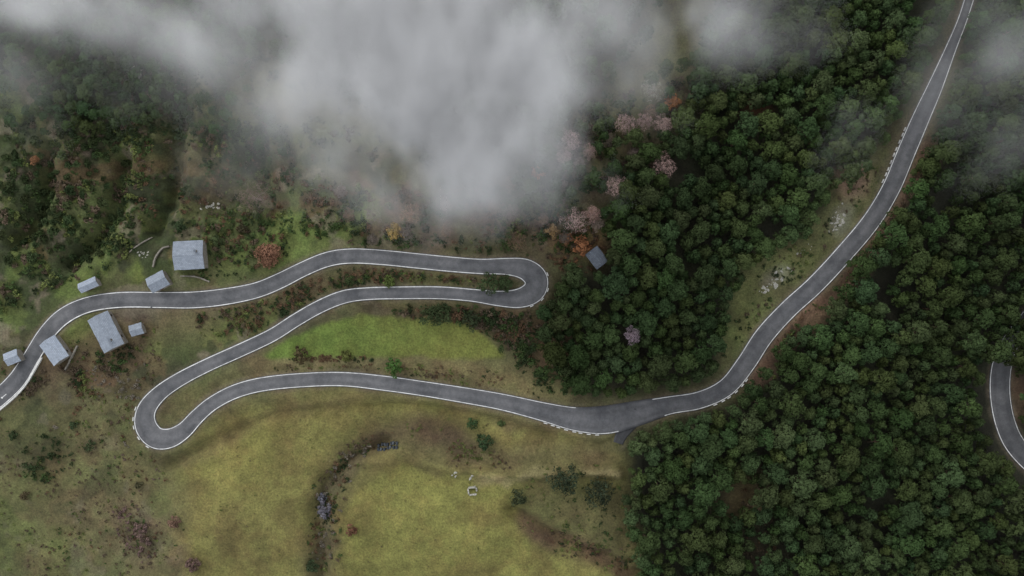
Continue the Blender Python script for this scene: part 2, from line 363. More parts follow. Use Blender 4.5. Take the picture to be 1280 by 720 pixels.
for cc, s, sd, th, mx in (((92,70,53), 12, 201, .2, .6), ((86,101,50), 17, 211, .06, .8), ((50,58,36), 10, 221, .1, .8), ((106,100,82), 7, 231, .3, .7)):
    k = (np.clip((fbm(X, Y, s, 5, sd)-th)*6, 0, mx)*hmk*low)[..., None]; Col = Col*(1-k)+lin(cc)*k
n1 = fbm(X, Y, 5, 4, 91)[..., None]; n2 = fbm(X, Y, 22, 4, 95)[..., None]; n3 = fbm(X, Y, 9, 5, 99)[..., None]
Col = Col*(1+0.28*n1)*(1+0.28*n2)
k = np.clip(n3*2.4-0.1, 0, 0.75); Col = Col*(1-k)+Col*np.array([.93, .83, .92])*0.84*k
LAWN = [(325,447),(365,420),(410,404),(460,393),(520,398),(580,405),(612,424),(634,451),(560,450),(480,444),(400,446),(350,450)]
A = blur(inpoly(GX, GY, LAWN).astype(float), .9)
a = np.clip((sampleg(A, PX0+5*fbm(X, Y, 6, 3, 71), PY0+5*fbm(X, Y, 6, 3, 81))-.2)/.6, 0, 1)[..., None]
gt = np.clip((PX0-360)/260+.3*fbm(X, Y, 16, 3, 77), 0, 1)[..., None]
Col = Col*(1-a)+(lin((86,103,46))*(1-gt)+lin((102,106,52))*gt)*(1+.2*n1+.18*n2)*a
v = (np.clip(1-(RD-0.2)/1.3, 0, 1)*np.clip(0.6+0.9*fbm(X, Y, 3, 3, 44), 0, 1))[..., None]*0.6
Col = Col*(1-v)+lin((104, 95, 80))*v
Col = Col*0.78
nx_, ny_ = X.shape
idx = np.arange(nx_*ny_).reshape(nx_, ny_)
Fq = np.stack([idx[:-1, :-1].ravel(), idx[1:, :-1].ravel(), idx[1:, 1:].ravel(), idx[:-1, 1:].ravel()], 1)
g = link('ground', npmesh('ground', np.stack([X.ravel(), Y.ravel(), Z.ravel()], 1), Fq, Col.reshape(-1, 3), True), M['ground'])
tag(g, 'mountainside of olive meadow, brown scrub and forest floor', 'ground', kind='structure')

# ---------------------------------------------------------------- foliage
def leaves(lobes, n_per, size, r, tint, asp=0.5, jit=0.6, low=-0.35, dark=0.7, lit=1.35, rad0=.6):
    L = np.array(lobes, float); n = len(L)*n_per; li = np.repeat(np.arange(len(L)), n_per)
    d = r.normal(size=(n, 3)); d /= np.linalg.norm(d, axis=1)[:, None]
    d[:, 2] = np.where(d[:, 2] < low, -d[:, 2], d[:, 2])
    rad = r.uniform(rad0, 1.15, n)[:, None]
    p = L[li, :3]+d*L[li, 3:6]*rad
    nn = d+r.normal(size=(n, 3))*jit; nn /= np.linalg.norm(nn, axis=1)[:, None]
    t = np.cross(nn, r.normal(size=(n, 3))); t /= np.linalg.norm(t, axis=1)[:, None]; b = np.cross(nn, t)
    s = (size*r.uniform(0.6, 1.4, n))[:, None]/2
    V = np.stack([p-t*s-b*s*asp, p+t*s-b*s*asp*.6, p+t*s*1.1+b*s*asp, p-t*s+b*s*asp*.8], 1).reshape(-1, 3)
    F = np.arange(4*n).reshape(-1, 4)
    f = (r.uniform(dark, lit, n)*L[li, 6]) if L.shape[1] > 6 else r.uniform(dark, lit, n)  # random tone per leaf, times the tone of its lobe
    c = np.repeat(np.asarray(tint)[None]*f[:, None], 4, 0)
    return V, F, c
pine_tint = lin((46, 58, 34))*0.98
def pine_lobes(r, n=26):
    ec = r.uniform(.8, 1.0); L = [(r.uniform(-.3, .3), r.uniform(-.3, .3), 8.9, 1.1, 1.1, .9, 1.1)]
    ph = r.uniform(0, 6); p2 = r.uniform(0, 6); zt = r.uniform(.9, 1.25)
    for k in range(n):
        t = (k+.5)/n; a = k*2.39996+r.uniform(-.5, .5); rr = 3.0*math.sqrt(t)*r.uniform(.72, 1.14)*(1+.1*math.cos(2*a+ph)+.1*math.cos(3*a+p2))
        z = 8.8-4.9*zt*t**1.25+r.uniform(-.6, .6); s = r.uniform(.6, 1.15)
        L.append((rr*math.cos(a), rr*math.sin(a)*ec, z, s*r.uniform(.9, 1.15), s, s*.8, r.uniform(.8, 1.2)))
    return L
variants = []
for k in range(12):
    r = np.random.default_rng(100+k); V, Fc, c = leaves(pine_lobes(r, 23+k), 58, .48, r, pine_tint, .6, .36, dark=.82, lit=1.18, rad0=.8)
    variants.append(npmesh('crown', V, Fc, c))
lite = []
for k in range(8):
    r = np.random.default_rng(200+k); lite.append(leaves(pine_lobes(r, 23+k), 34, .62, r, pine_tint, .65, .36, dark=.82, lit=1.18, rad0=.8))
def tube(pts, rads, V, F, n=6):
    for i in range(len(pts)):
        for k in range(n):
            a = 2*math.pi*k/n; V.append((pts[i][0]+rads[i]*math.cos(a), pts[i][1]+rads[i]*math.sin(a), pts[i][2]))
    b = len(V)-n*len(pts)
    for i in range(len(pts)-1):
        for k in range(n): F.append((b+i*n+k, b+i*n+(k+1) % n, b+(i+1)*n+(k+1) % n, b+(i+1)*n+k))
def trunk_mesh(h, rad, spread, seed, nb=7, up=.9, br=.4):
    r = random.Random(seed); V, F = [], []
    tube([(0, 0, -0.6), (0.03, 0, h*.3), (.1*rad*4, .05*rad*4, h*.65), (0, .05*rad*4, h)], [rad*1.25, rad, rad*.7, rad*.25], V, F, 8)
    for k in range(nb):
        a = k*2.4+r.uniform(-.4, .4); z = h*(.35+.5*k/nb); l = spread*(1-.5*k/nb)*r.uniform(.6, 1.1)
        tube([(0, 0, z), (l*.5*math.cos(a+.15), l*.5*math.sin(a+.15), z+.35*up), (l*math.cos(a), l*math.sin(a), z+up)], [rad*br, rad*br*.6, rad*.08], V, F, 5)
    return pmesh('trunk', V, F)
ptrunk = trunk_mesh(8.0, .22, 2.2, 1, 7, .5); btrunk = trunk_mesh(1.0, .08, .6, 2, 7, .1)
ttrunk = trunk_mesh(1.4, .045, .75, 3, 13, .3, .4); ttrunk.materials.append(M['twig'])
for t_ in (ptrunk, btrunk): t_.materials.append(M['bark'])
RP = np.concatenate([np.stack([r.px, r.py, r.hw*4], 1)[::3] for r in (main, spur)]+[np.stack([east.px, east.py, east.hw*4], 1)[east.py > 450]])
RG = np.full(GX.shape, 1e9)
for q in RP: RG = np.minimum(RG, np.hypot(GX-q[0], GY-q[1])-q[2])
def roaddist(x, y): return sampleg(RG, np.asarray(x, float), np.asarray(y, float))
def scatter(P, nt, dmin, dmax, mr=8, holes=(), taken=None, thin=-9, ov=.5, pw=1.1):
    xs = [p[0] for p in P]; ys = [p[1] for p in P]; x0, x1, y0, y1 = max(min(xs), -50), min(max(xs), 1330), max(min(ys), -50), min(max(ys), 770)
    cx = rng.uniform(x0, x1, nt); cy = rng.uniform(y0, y1, nt); S = rng.uniform(0, 1, nt)**pw; D = dmin+(dmax-dmin)*S
    ok = inpoly(cx, cy, P) & (roaddist(cx, cy) > mr+D*.18+4*((cx > 1080) & (cy < 260) & (cx < 1215))) & (fbm(cx, cy, 70, 3, 501) > thin)
    for h in holes: ok &= ((cx-h[0])/h[2])**2+((cy-h[1])/h[3])**2 > 1
    acc = taken if taken is not None else []; new = []; grid = {}
    for a in acc: grid.setdefault((int(a[0]//32), int(a[1]//32)), []).append(a)
    for x, y, d in zip(cx[ok], cy[ok], D[ok]):
        gx_, gy_ = int(x//32), int(y//32); bad = False
        for i in (-1, 0, 1):
            for j in (-1, 0, 1):
                for q in grid.get((gx_+i, gy_+j), ()):
                    if (q[0]-x)**2+(q[1]-y)**2 < ((d+q[2])*ov)**2: bad = True; break
                if bad: break
            if bad: break
        if bad: continue
        q = (x, y, d); grid.setdefault((gx_, gy_), []).append(q); new.append(q); acc.append(q)
    return new
taken = [(1252,440,24),(1272,448,20),(1238,446,16)]
pre = list(taken)
holes = [(930,625,26,24),(952,690,15,14),(1003,396,34,17),(940,135,22,10),(745,322,22,21),(1180,250,13,22),(790,419,12,12),(1176,90,10,14),(831,208,14,14),(770,234,14,14),(806,154,36,13),(1275,500,16,34),(712,182,15,20),(737,190,9,9),(815,113,14,14),(840,128,11,11)]
big = scatter(F_east, 500, 23, 29, 10, holes, taken, -.3, .5)
fe = big+scatter(F_east, 36000, 11, 24, 9, holes, taken, -.47, .45, 1.0)
bigm = scatter(F_mid, 350, 23, 27, 10, holes, taken, -.3, .5)
fm = bigm+scatter(F_mid, 28000, 11, 22, 9, holes, taken, -.5, .45, 1.0)
fc = scatter(F_cloud, 2600, 12, 24, 8, holes, taken)
fl = scatter(F_left, 3000, 9, 17, 8, [], taken)
fn = scatter(F_nw, 1200, 11, 19, 8, [], taken)
fh = scatter([(0,80),(60,80),(240,90),(330,110),(360,200),(300,175),(240,150),(150,150),(60,150),(0,150)], 240, 8, 15, 8, [], taken)
f6 = scatter([(640,220),(700,160),(760,110),(880,60),(880,110),(850,170),(790,210),(775,245),(700,260),(650,265)], 330, 11, 20, 8, holes, taken)
allp = [(q, 'e') for q in pre+fe]+[(q, 'm') for q in fm]+[(q, 'c') for q in fc]+[(q, 'l') for q in fl]+[(q, 'n') for q in fn+fh]+[(q, 'm') for q in f6]
def vis(q, k):
    x, y, d = q
    if not (8 < x < 1272 and 8 < y < 712): return -99
    return d-(12 if y < 140 and x < 950 else 0)-(3 if y < 120 else 0)
order = sorted(range(len(allp)), key=lambda i: -vis(*allp[i]))
indiv = set(order[:298])
def plab(x, y, k):
    if k in 'ln': return 'small dark bushy conifer in the grove at the upper left hillside', 'conifers of the upper left grove'
    if k == 'e':
        if y > 540: return 'dark green pine packed in the forest at the lower right of the photo', 'pines of the lower right forest'
        return 'dark green pine in the forest on the right side of the climbing road', 'pines right of the climbing road'
    if y > 260: return 'dark green pine in the wood between the hairpin and the climbing road', 'pines between the hairpin and the climbing road'
    return 'dark green pine in the upper wood on the left side of the climbing road', 'pines of the upper wood left of the climbing road'
SV, SF, SC = [], [], []; base = 0
for i, (q, k) in enumerate(allp):
    px, py, d = q; s = d*0.25/6.6*1.27; sy = s*rng.uniform(.88, 1.12); hsx = (s*.6+.4)*rng.uniform(.8, 1.2)*(0.6 if k in 'ln' else .95)
    x, y, z = W(px, py, 7*hsx); z = float(hs(x, y))-.1; a = rng.uniform(0, 6.28)
    br = rng.uniform(.75, 1.25)*(1+.5*float(fbm(px, py, 110, 3, 551)))*(1.15 if k in 'ln' else 1); tn = (br*rng.uniform(.85, 1.2), br, br*rng.uniform(.8, 1.1))
    if i in indiv:
        lb, gp = plab(px, py, k)
        t = empty('pine_tree', (x, y, z), a); t.scale = (s, sy, hsx); tag(t, lb, 'tree', gp)
        cr = link('crown', variants[int(rng.integers(0, 12))], M['leaf'], t); cr.color = (*tn, 1)
        link('trunk', ptrunk, None, t)
    else:
        V, Fc, c = lite[int(rng.integers(0, 8))]
        ca, sa = math.cos(a), math.sin(a)
        SV.append(np.stack([V[:, 0]*ca*s-V[:, 1]*sa*sy+x, V[:, 0]*sa*s+V[:, 1]*ca*sy+y, V[:, 2]*hsx+z], 1)); SF.append(Fc+base); base += len(V)
        SC.append(c*np.array(tn))
o = link('pine_forest', npmesh('pine_forest', np.concatenate(SV), np.concatenate(SF), np.concatenate(SC)), M['leaf'])
tag(o, 'mass of further dark pines filling the forest between the nearer ones', 'forest', kind='stuff')
print('PINES', len(allp), 'indiv', len(indiv), time.time()-T0)

GRN, DGR, OLV, RST, HTH, GRY = (54,68,38), (42,52,32), (82,89,50), (84,66,50), (76,66,54), (100,94,84)
scrub = [
 ([(0,160),(60,150),(160,150),(170,330),(60,360),(0,400)], 560, .5, 1.8, [DGR,GRN,OLV,DGR,GRN,DGR,OLV,HTH]),
 ([(150,150),(330,150),(440,230),(330,240),(240,260),(160,230)], 520, .4, 1.5, [DGR,GRN,HTH,RST,GRN,DGR,OLV]),
 ([(160,240),(330,240),(420,300),(360,330),(250,350),(230,290),(150,290)], 420, .35, 1.3, [GRN,OLV,RST,HTH,GRN,DGR]),
 ([(-20,60),(560,60),(560,200),(300,190),(200,170),(-20,190)], 480, .7, 1.9, [DGR,HTH,GRN,DGR]),
 ([(380,240),(700,230),(740,300),(690,322),(440,305),(370,300)], 900, .4, 1.5, [GRN,HTH,GRN,DGR,OLV,DGR,RST]),
 ([(240,392),(330,374),(390,350),(440,334),(600,344),(590,358),(460,358),(400,372),(320,418),(260,420)], 520, .35, 1.1, [DGR,RST,HTH,OLV,RST,GRN,DGR]),
 ([(490,380),(600,382),(690,390),(715,450),(700,480),(655,450),(600,408),(520,400)], 560, .35, 1.4, [DGR,RST,GRN,HTH,DGR]),
 ([(640,420),(700,440),(740,495),(690,490),(650,470)], 140, .5, 1.6, [DGR,GRN]),
 ([(20,500),(60,460),(110,462),(120,500),(60,530)], 170, .3, 1.1, [HTH,DGR,RST,OLV]),
 ([(120,440),(170,430),(172,465),(130,470)], 60, .6, 1.4, [DGR,GRN,HTH]),
 ([(30,545),(80,540),(90,580),(60,605),(35,600)], 60, .5, 1.4, [DGR,DGR,GRN]),
 ([(0,440),(200,400),(200,480),(160,560),(60,560),(0,560)], 300, .25, .9, [HTH,OLV,GRN,RST,GRY]),
 ([(0,560),(200,560),(240,720),(0,720)], 480, .2, .7, [HTH,OLV,GRN,RST,(88,74,68)]),
 ([(140,630),(180,640),(195,710),(160,700)], 130, .3, .8, [(96,78,74),HTH,RST,(86,72,70)]),
 ([(385,720),(388,610),(430,565),(490,545),(430,590),(418,720)], 330, .25, 1.0, [HTH,GRN,GRY,OLV,RST,DGR]),
 ([(430,560),(520,530),(620,560),(640,590),(520,560)], 260, .15, .65, [HTH,RST,OLV]),
 ([(240,560),(420,500),(640,530),(760,570),(790,700),(260,715)], 900, .1, .32, [OLV,HTH,(98,94,60),(78,74,52)]),
 ([(640,640),(690,665),(790,700),(790,720),(690,680)], 180, .2, .8, [OLV,HTH,DGR,RST]),
 ([(640,590),(770,580),(800,700),(720,690)], 160, .2, .8, [OLV,GRN,DGR]),
 ([(340,470),(700,490),(740,500),(640,470),(480,455),(350,455)], 180, .2, .7, [OLV,RST,HTH,DGR]),
 ([(330,448),(350,440),(470,438),(470,450),(360,452)], 60, .35, .9, [RST,DGR,OLV]),
 ([(890,460),(915,360),(1000,305),(1100,190),(1110,210),(1000,350),(920,440)], 200, .25, .9, [OLV,GRN,HTH,DGR]),
 ([(945,480),(1000,420),(1060,360),(1150,230),(1160,180),(1140,200),(1060,330),(960,430)], 220, .25, 1.0, [HTH,RST,GRN,OLV]),
 ([(890,590),(960,590),(970,700),(920,700)], 60, .4, 1.0, [HTH,RST,DGR]),
 ([(740,120),(900,100),(900,150),(790,230),(740,250),(690,300),(660,240)], 460, .5, 1.6, [HTH,DGR,DGR,(70,58,52),GRN]),
 ([(685,270),(755,255),(770,300),(760,345),(700,340)], 120, .4, 1.2, [RST,HTH,(110,80,58),DGR]),
]
bl = []
for k in range(7):
    r = np.random.default_rng(300+k); L = [(0, 0, .45, .6, .6, .5, 1)]+[(r.uniform(-.7, .7), r.uniform(-.7, .7), r.uniform(.25, .5), r.uniform(.25, .5), r.uniform(.25, .5), .35, r.uniform(.6, 1.4)) for _ in range(5)]
    bl.append(leaves(L, 14, .3, r, (1, 1, 1), .6))
SV, SF, SC = [], [], []; base = 0
hx = [(236,319,24),(197,352,15),(109,356,14),(133,414,27),(169,412,12),(68,438,20),(15,447,15),(745,322,15),(592,612,8),(484,560,18),(333,318,18)]
for P, n, r0, r1, cs in scrub:
    xs = [p[0] for p in P]; ys = [p[1] for p in P]; m = n*12
    cx = rng.uniform(min(xs), max(xs), m); cy = rng.uniform(min(ys), max(ys), m); rr_ = r0+(r1-r0)*rng.uniform(0, 1, m)**2
    ok = inpoly(cx+rng.normal(0, 5, m), cy+rng.normal(0, 5, m), P) & (fbm(cx, cy, 34, 2, 401) > rng.uniform(-.5, .25, m)) & (roaddist(cx, cy) > 2+rr_*3)
    ok &= ~inpoly(cx, cy, LAWN)
    for h in hx: ok &= np.hypot(cx-h[0], cy-h[1]) > h[2]
    cx, cy, rr_ = cx[ok][:n], cy[ok][:n], rr_[ok][:n]; XX, YY = Wa(cx, cy); ZZ = hs(XX, YY); ci = np.clip(((fbm(cx, cy, 40, 2, 77)+.5+rng.normal(0, .25, len(cx)))*len(cs)).astype(int), 0, len(cs)-1)
    for X1, Y1, z, r_, c_ in zip(XX, YY, ZZ, rr_, ci):
        a = rng.uniform(0, 6.28); ca, sa = math.cos(a), math.sin(a)
        V, Fc, c = bl[int(rng.integers(0, 7))]; sx = r_*rng.uniform(.8, 1.3)
        SV.append(np.stack([(V[:, 0]*ca-V[:, 1]*sa)*sx+X1, (V[:, 0]*sa+V[:, 1]*ca)*r_+Y1, V[:, 2]*r_*rng.uniform(.7, 1.3)+z-.05], 1))
        SF.append(Fc+base); base += len(V); SC.append(c*lin(cs[c_])*.9*rng.uniform(.75, 1.25))
o = link('scrub', npmesh('scrub', np.concatenate(SV), np.concatenate(SF), np.concatenate(SC)), M['leaf'])
tag(o, 'low brown and green scrub, heather and tufts covering the slopes', 'scrub', kind='stuff')

def bush(px, py, d, col, label, name='bush', asp=1.0, rot=0, hgt=.75, cat='bush', group=None, tall=False, dense=46, var=(.7, 1.3), lobes=None):
    r = np.random.default_rng(int(px*7+py)); Rm = d*.125; L = []
    n = 9 if d < 18 else (16 if d < 30 else 26)
    for k in range(n):
        t = (k+.3)/n; a = k*2.4+r.uniform(-.4, .4); q = math.sqrt(t)*.78*r.uniform(.75, 1.2)
        s = (.34 if n < 12 else .26)*r.uniform(.7, 1.3)
        L.append((q*math.cos(a)*Rm*asp, q*math.sin(a)*Rm, Rm*hgt*(1.25-.95*t)+(.4*Rm if tall else 0), s*Rm, s*Rm, s*Rm*.9, r.uniform(*var)))
    if lobes: L = [tuple(v*Rm for v in l[:6])+(l[6],) for l in lobes]
    V, Fc, c = leaves(L, dense, min(.5, .26+Rm*.06), r, lin(col)*.98, .55, .4)
    x, y, _ = W(px, py, Rm*hgt); z = float(hs(x, y))
    t = empty(name, (x, y, z-.05), -R(rot)); tag(t, label, cat, group)
    link('crown', npmesh('crown', V, Fc, c), M['leaf'], t)
    tk = link('trunk', btrunk, None, t); sc = Rm*hgt*.8; tk.scale = (sc, sc, sc)
    return t
B = [
 (590,530,17,(44,60,36),'small round dark green bush in the meadow below the lower road'),
 (606,553,24,(40,54,34),'tall dark green bush below the small round one in the meadow'),
 (626,530,10,(58,68,40),'tiny green bush right of the two meadow bushes below the road'),
 (648,622,25,(50,56,38),'round dark olive bush alone in the meadow right of the stone ruin'),
 (706,602,42,(42,50,36),'large dark bush left of its twin at the forest edge'),
 (750,617,42,(40,47,34),'large dark bush touching the lower forest edge'),
 (492,459,27,(58,82,40),'bright green bush between the bright field and the lower road'),
 (441,661,16,(90,62,50),'rusty brown bush right of the meadow gully'),
 (218,653,18,(96,76,64),'reddish brown bush in the lower left meadow'),
 (241,706,22,(84,68,62),'purplish brown bush at the bottom edge'),
 (388,710,20,(50,60,40),'dark green bush at the bottom edge in the gully'),
 (404,640,24,(88,86,92),'grey lilac leafless bush in the gully of the meadow'),
 (399,626,14,(98,98,104),'small pale grey bush at the upper end of the lilac one'),
 (89,532,12,(48,58,38),'small dark bush below the left hamlet'),
 (110,558,16,(50,58,38),'round dark bush on the lower left slope'),
 (15,545,13,(44,54,34),'small dark bush at the left edge below the road'),
 (172,607,11,(64,62,44),'little brown green bush left of the lower meadow'),
 (375,444,24,(68,60,42),'brown green bush at the lower left of the bright field'),
 (432,445,18,(74,77,42),'olive bush at the lower border of the bright field'),
 (545,394,34,(48,58,36),'wide dark green bush right above the bright field'),
 (590,400,26,(46,54,36),'dark bush at the upper right corner of the bright field'),
 (486,352,18,(76,87,46),'yellow green bush between the two upper road legs'),
 (436,350,16,(54,64,38),'dark green bush between the upper road legs near the left'),
 (612,355,28,(50,62,38),'dark green bush inside the upper hairpin island'),
 (632,354,22,(52,64,40),'green bush at the tip of the upper hairpin island'),
 (30,620,13,(74,66,48),'small brown bush low on the left slope'),
 (270,300,16,(60,70,44),'green bush right of the square house'),
 (225,282,18,(50,62,40),'dark green bush above the square house'),
 (300,285,14,(64,60,44),'brown green bush above the rusty round tree'),
]
for px, py, d, c, lb in B: bush(px, py, d, c, lb, asp=1.35 if (px, py) in ((612,355),(545,394)) else 1.0)
bush(174,668,20,(92,76,70),'long purplish brown thicket on the lower left slope', asp=2.1, rot=62, name='thicket', cat='bush')
hb = scatter([(0,170),(60,165),(150,165),(150,270),(120,330),(60,320),(0,330)], 900, 8, 16, 6, [], [])
bm_ = []
for k in range(5):
    r = np.random.default_rng(500+k); L = []
    for j in range(9):
        a = j*2.4; q = math.sqrt((j+.3)/9)*.75; L.append((q*math.cos(a), q*math.sin(a), .85-.5*j/9, .35, .35, .3, r.uniform(.7, 1.3)))
    V, Fc, c = leaves(L, 40, .26, r, lin((46, 56, 34))*1.0, .55); bm_.append(npmesh('crown', V, Fc, c))
for q in hb[:130]:
    s = q[2]*.12; x, y, _ = W(q[0], q[1], s*.6); v = rng.uniform(.7, 1.4)
    t = empty('bush', (x, y, float(hs(x, y))-.05), rng.uniform(0, 6)); t.scale = (s, s*rng.uniform(.7, 1.2), s*rng.uniform(.8, 1.2)); tag(t, 'small dark green bush dotting the left hillside above the hamlet', 'bush', 'bushes dotting the left hillside')
    cr = link('crown', bm_[int(rng.integers(0, 5))], M['leaf'], t); cr.color = (v*rng.uniform(.9, 1.15), v, v, 1); link('trunk', btrunk, None, t)
def bare(px, py, d, col, label, name='bare_tree', cat='tree', group=None, hmin=0):
    r = np.random.default_rng(int(px*3+py)); Rm = d*.125*1.15; Ht = max(Rm*1.7, hmin); L = []; m = 20 if d < 32 else 34
    for k in range(m):
        t = (k+.3)/m; a = k*2.4; q = math.sqrt(t)*.88*r.uniform(.6, 1.15); s = .27*r.uniform(.6, 1.3)*(1 if d < 32 else .8)
        L.append((q*math.cos(a)*Rm, q*math.sin(a)*Rm, Ht*.98-.7*Rm*t, s*Rm, s*Rm, s*Rm, r.uniform(.75, 1.2)))
    V, Fc, c = leaves(L, 60, .42, r, lin(col)*.88, .17, 1.5)
    x, y, _ = W(px, py, Ht*.8); z = float(hs(x, y)); t = empty(name, (x, y, z)); tag(t, label, cat, group)
    link('crown', npmesh('crown', V, Fc, c), M['leaf'], t)
    tk = link('trunk', ttrunk, None, t); tk.scale = (Rm, Rm, Ht/1.7)
for a in [
 (782,155,25,(140,119,114),'pinkish bare tree leftmost of the three in a row under the cloud edge'),
 (806,152,20,(122,103,98),'dull pink bare tree in the middle of the row of three'),
 (829,156,22,(134,114,108),'pinkish bare tree rightmost of the row of three'),
 (712,176,28,(150,128,124),'large pale pink bare tree by the bright cloud edge'),
 (706,196,22,(128,107,103),'pink bare tree just below the large pale one by the cloud'),
 (737,190,17,(122,103,96),'small pink bare tree right of the large pale one'),
 (831,208,30,(132,110,104),'wide pinkish bare tree at the edge of the upper wood'),
 (770,234,26,(152,128,121),'bright pink bare tree alone between dark pines'),
 (719,276,31,(154,131,124),'pale pink bare tree above the orange bracken'),
 (741,267,20,(138,112,104),'small pink bare tree touching the pale one above the bracken'),
 (815,113,28,(122,119,108),'pale grey green lichen covered tree under the cloud'),
 (311,245,38,(104,90,82),'wide pinkish brown bare tree above the hamlet'),
 (514,266,28,(126,100,82),'light brown bare tree above the upper road')]: bare(*a, hmin=7 if a[0] > 700 else 4)
bare(790,419,20,(124,110,116),'lilac grey bare tree deep inside the middle wood', hmin=9.5)
fixed = [(782,155),(806,152),(829,156),(712,176),(706,196),(737,190),(831,208),(770,234),(719,276),(740,268),(514,266),(494,289),(672,214)]
for q in scatter([(400,235),(560,240),(690,215),(760,140),(860,110),(880,160),(800,200),(745,250),(750,300),(690,318),(450,300)], 700, 13, 24, 8, [(a, b, 13, 13) for a, b in fixed], [])[:24]:
    c = [(108,96,88),(98,90,82),(116,103,94),(94,85,74),(104,86,70)][int(rng.integers(0, 5))]
    bare(q[0], q[1], q[2], c, 'small greyish brown leafless tree in the scrub below the cloud', group='leafless trees in the scrub below the cloud')
for px, py, d, c, lb in [
 (672,214,20,(138,90,58),'orange autumn tree at the lower edge of the cloud'),
 (840,128,22,(132,90,58),'orange autumn tree beside the pale grey green one'),
 (494,289,24,(126,106,60),'golden yellow tree above the upper road'),
 (728,308,27,(118,80,55),'orange brown bush left of the grey hut'),
 (708,298,18,(108,78,56),'small rusty bush beneath the pale pink tree'),
 (690,288,20,(112,92,64),'tan brown bush above the upper hairpin'),
 (42,200,13,(108,78,56),'small orange bush on the far left slope')]: bush(px, py, d, c, lb, name='autumn_tree', cat='tree', tall=True)
bush(333,318,38,(104,76,60),'round rusty red tree right of the square house', name='autumn_tree', cat='tree', dense=420, hgt=.6,
     lobes=[(0,0,.15,.9,.85,.6,1.0),(.35,.2,.35,.5,.5,.35,1.1),(-.35,.15,.35,.5,.45,.35,.95),(.05,-.4,.3,.5,.45,.35,.9),(0,.3,.45,.4,.4,.3,1.12)])

# ---------------------------------------------------------------- houses
def gable(name, label, px, py, l, w, ang, wall_h=2.8, rise=1.2, roofm='slate', chimney=False, windows=2, cat='house', wallm='stone'):
    l *= .238; w *= .238; x, y, _ = W(px, py, wall_h); z = float(hs(x, y))
    t = empty(name, (x, y, z), R(ang)); tag(t, label, cat)
    iw, il = w-.5, l-.5
    a, b = il/2, iw/2; rr = rise*(iw/w)
    V = [(-a, -b, -1.6), (a, -b, -1.6), (a, b, -1.6), (-a, b, -1.6), (-a, -b, wall_h), (a, -b, wall_h), (a, b, wall_h), (-a, b, wall_h), (-a, 0, wall_h+rr), (a, 0, wall_h+rr)]
    F = [(0, 1, 5, 4), (2, 3, 7, 6), (1, 2, 6, 9, 5), (3, 0, 4, 8, 7), (3, 2, 1, 0)]
    link('wall', pmesh('wall', V, F), M[wallm], t)
    a, b = l/2, w/2; th = .16; e = wall_h-rise*.08; rz = wall_h+rise+.05
    seg = 10; V = []; rr_ = random.Random(int(px))
    prof = [(-b, e), (0, rz), (b, e), (b, e-th), (0, rz-th), (-b, e-th)]
    for i in range(seg+1):
        xx = -a+2*a*i/seg; sg = rr_.uniform(-.05, .05)
        for k, (yy, zz) in enumerate(prof): V.append((xx+(rr_.uniform(-.06, .06) if i in (0, seg) else 0), yy*(1+rr_.uniform(-.02, .02)), zz+sg))
    F = []
    for i in range(seg):
        for k in range(6): F.append((i*6+k, (i+1)*6+k, (i+1)*6+(k+1) % 6, i*6+(k+1) % 6))
    F.append((5, 4, 3, 2, 1, 0)); F.append(tuple(seg*6+k for k in range(6)))
    rf = link('roof', pmesh('roof', V, F), M[roofm], t)
    V2 = []
    for i in range(seg+1):
        xx = -a+2*a*i/seg
        V2 += [(xx, -.14, rz+.0), (xx, 0, rz+.07), (xx, .14, rz+.0), (xx, 0, rz-.12)]
    F2 = [(i*4+k, (i+1)*4+k, (i+1)*4+(k+1) % 4, i*4+(k+1) % 4) for i in range(seg) for k in range(4)]+[(3, 2, 1, 0), (seg*4, seg*4+1, seg*4+2, seg*4+3)]
    link('ridge_cap', pmesh('ridge_cap', V2, F2), M[roofm], rf)
    if chimney:
        V, F = [], []; cx = a*.55; box(cx, b*.25, wall_h+rise*.9+.2, .6, .6, 1.4, V, F); link('chimney', pmesh('chimney', V, F), M['stone'], rf)
        V, F = [], []; box(cx, b*.25, wall_h+rise*.9+.96, .75, .75, .1, V, F); link('chimney_cap', pmesh('chimney_cap', V, F), M['slate_d'], rf)
    V, F = [], []; box(-il*.15, -iw/2-.03, .95, .95, .08, 2.0, V, F); link('door', pmesh('door', V, F), M['wood'], t)
    for k in range(windows):
        V, F = [], []; sx = il*(.28 if k % 2 == 0 else -.38 if windows > 2 else .28); sy = -1 if k < windows/2 else 1
        box(sx, sy*(iw/2+.02), 1.7, .8, .06, .8, V, F); fr = link('window', pmesh('window', V, F), M['wood'], t)
        V, F = [], []; box(sx, sy*(iw/2+.06), 1.7, .62, .03, .62, V, F); link('pane', pmesh('pane', V, F), M['glass'], fr)
    return t
gable('stone_house', 'square stone house with broad pale grey slate roof beside the grass plot', 236, 319, 39, 37, 3, 3.2, .8, 'slate', True, 4)
gable('stone_house', 'small grey roofed house just above the road, below the square house', 197, 352, 25, 21, 28, 2.8, .9, 'slate', False, 2)
gable('stone_barn', 'narrow grey roofed barn above the road, left of the others', 109, 356, 25, 13, 24, 2.4, .7, 'slate_w', False, 2, cat='barn')
gable('stone_house', 'long rectangular slate roofed house below the road, largest of the hamlet', 132, 415, 48, 29, -63, 3.2, 1.1, 'slate', True, 4)
gable('stone_shed', 'small square shed right of the long slate roofed house', 170, 412, 17, 15, 16, 2.2, .5, 'slate', False, 1, cat='shed')
gable('stone_house', 'pale roofed house on the inner side of the left bend', 68, 438, 33, 24, -55, 3.0, 1.0, 'slate_w', False, 2)
gable('stone_house', 'small pale roofed house at the left edge beside the road', 14, 447, 19, 17, 22, 2.8, .7, 'slate_w', False, 2)
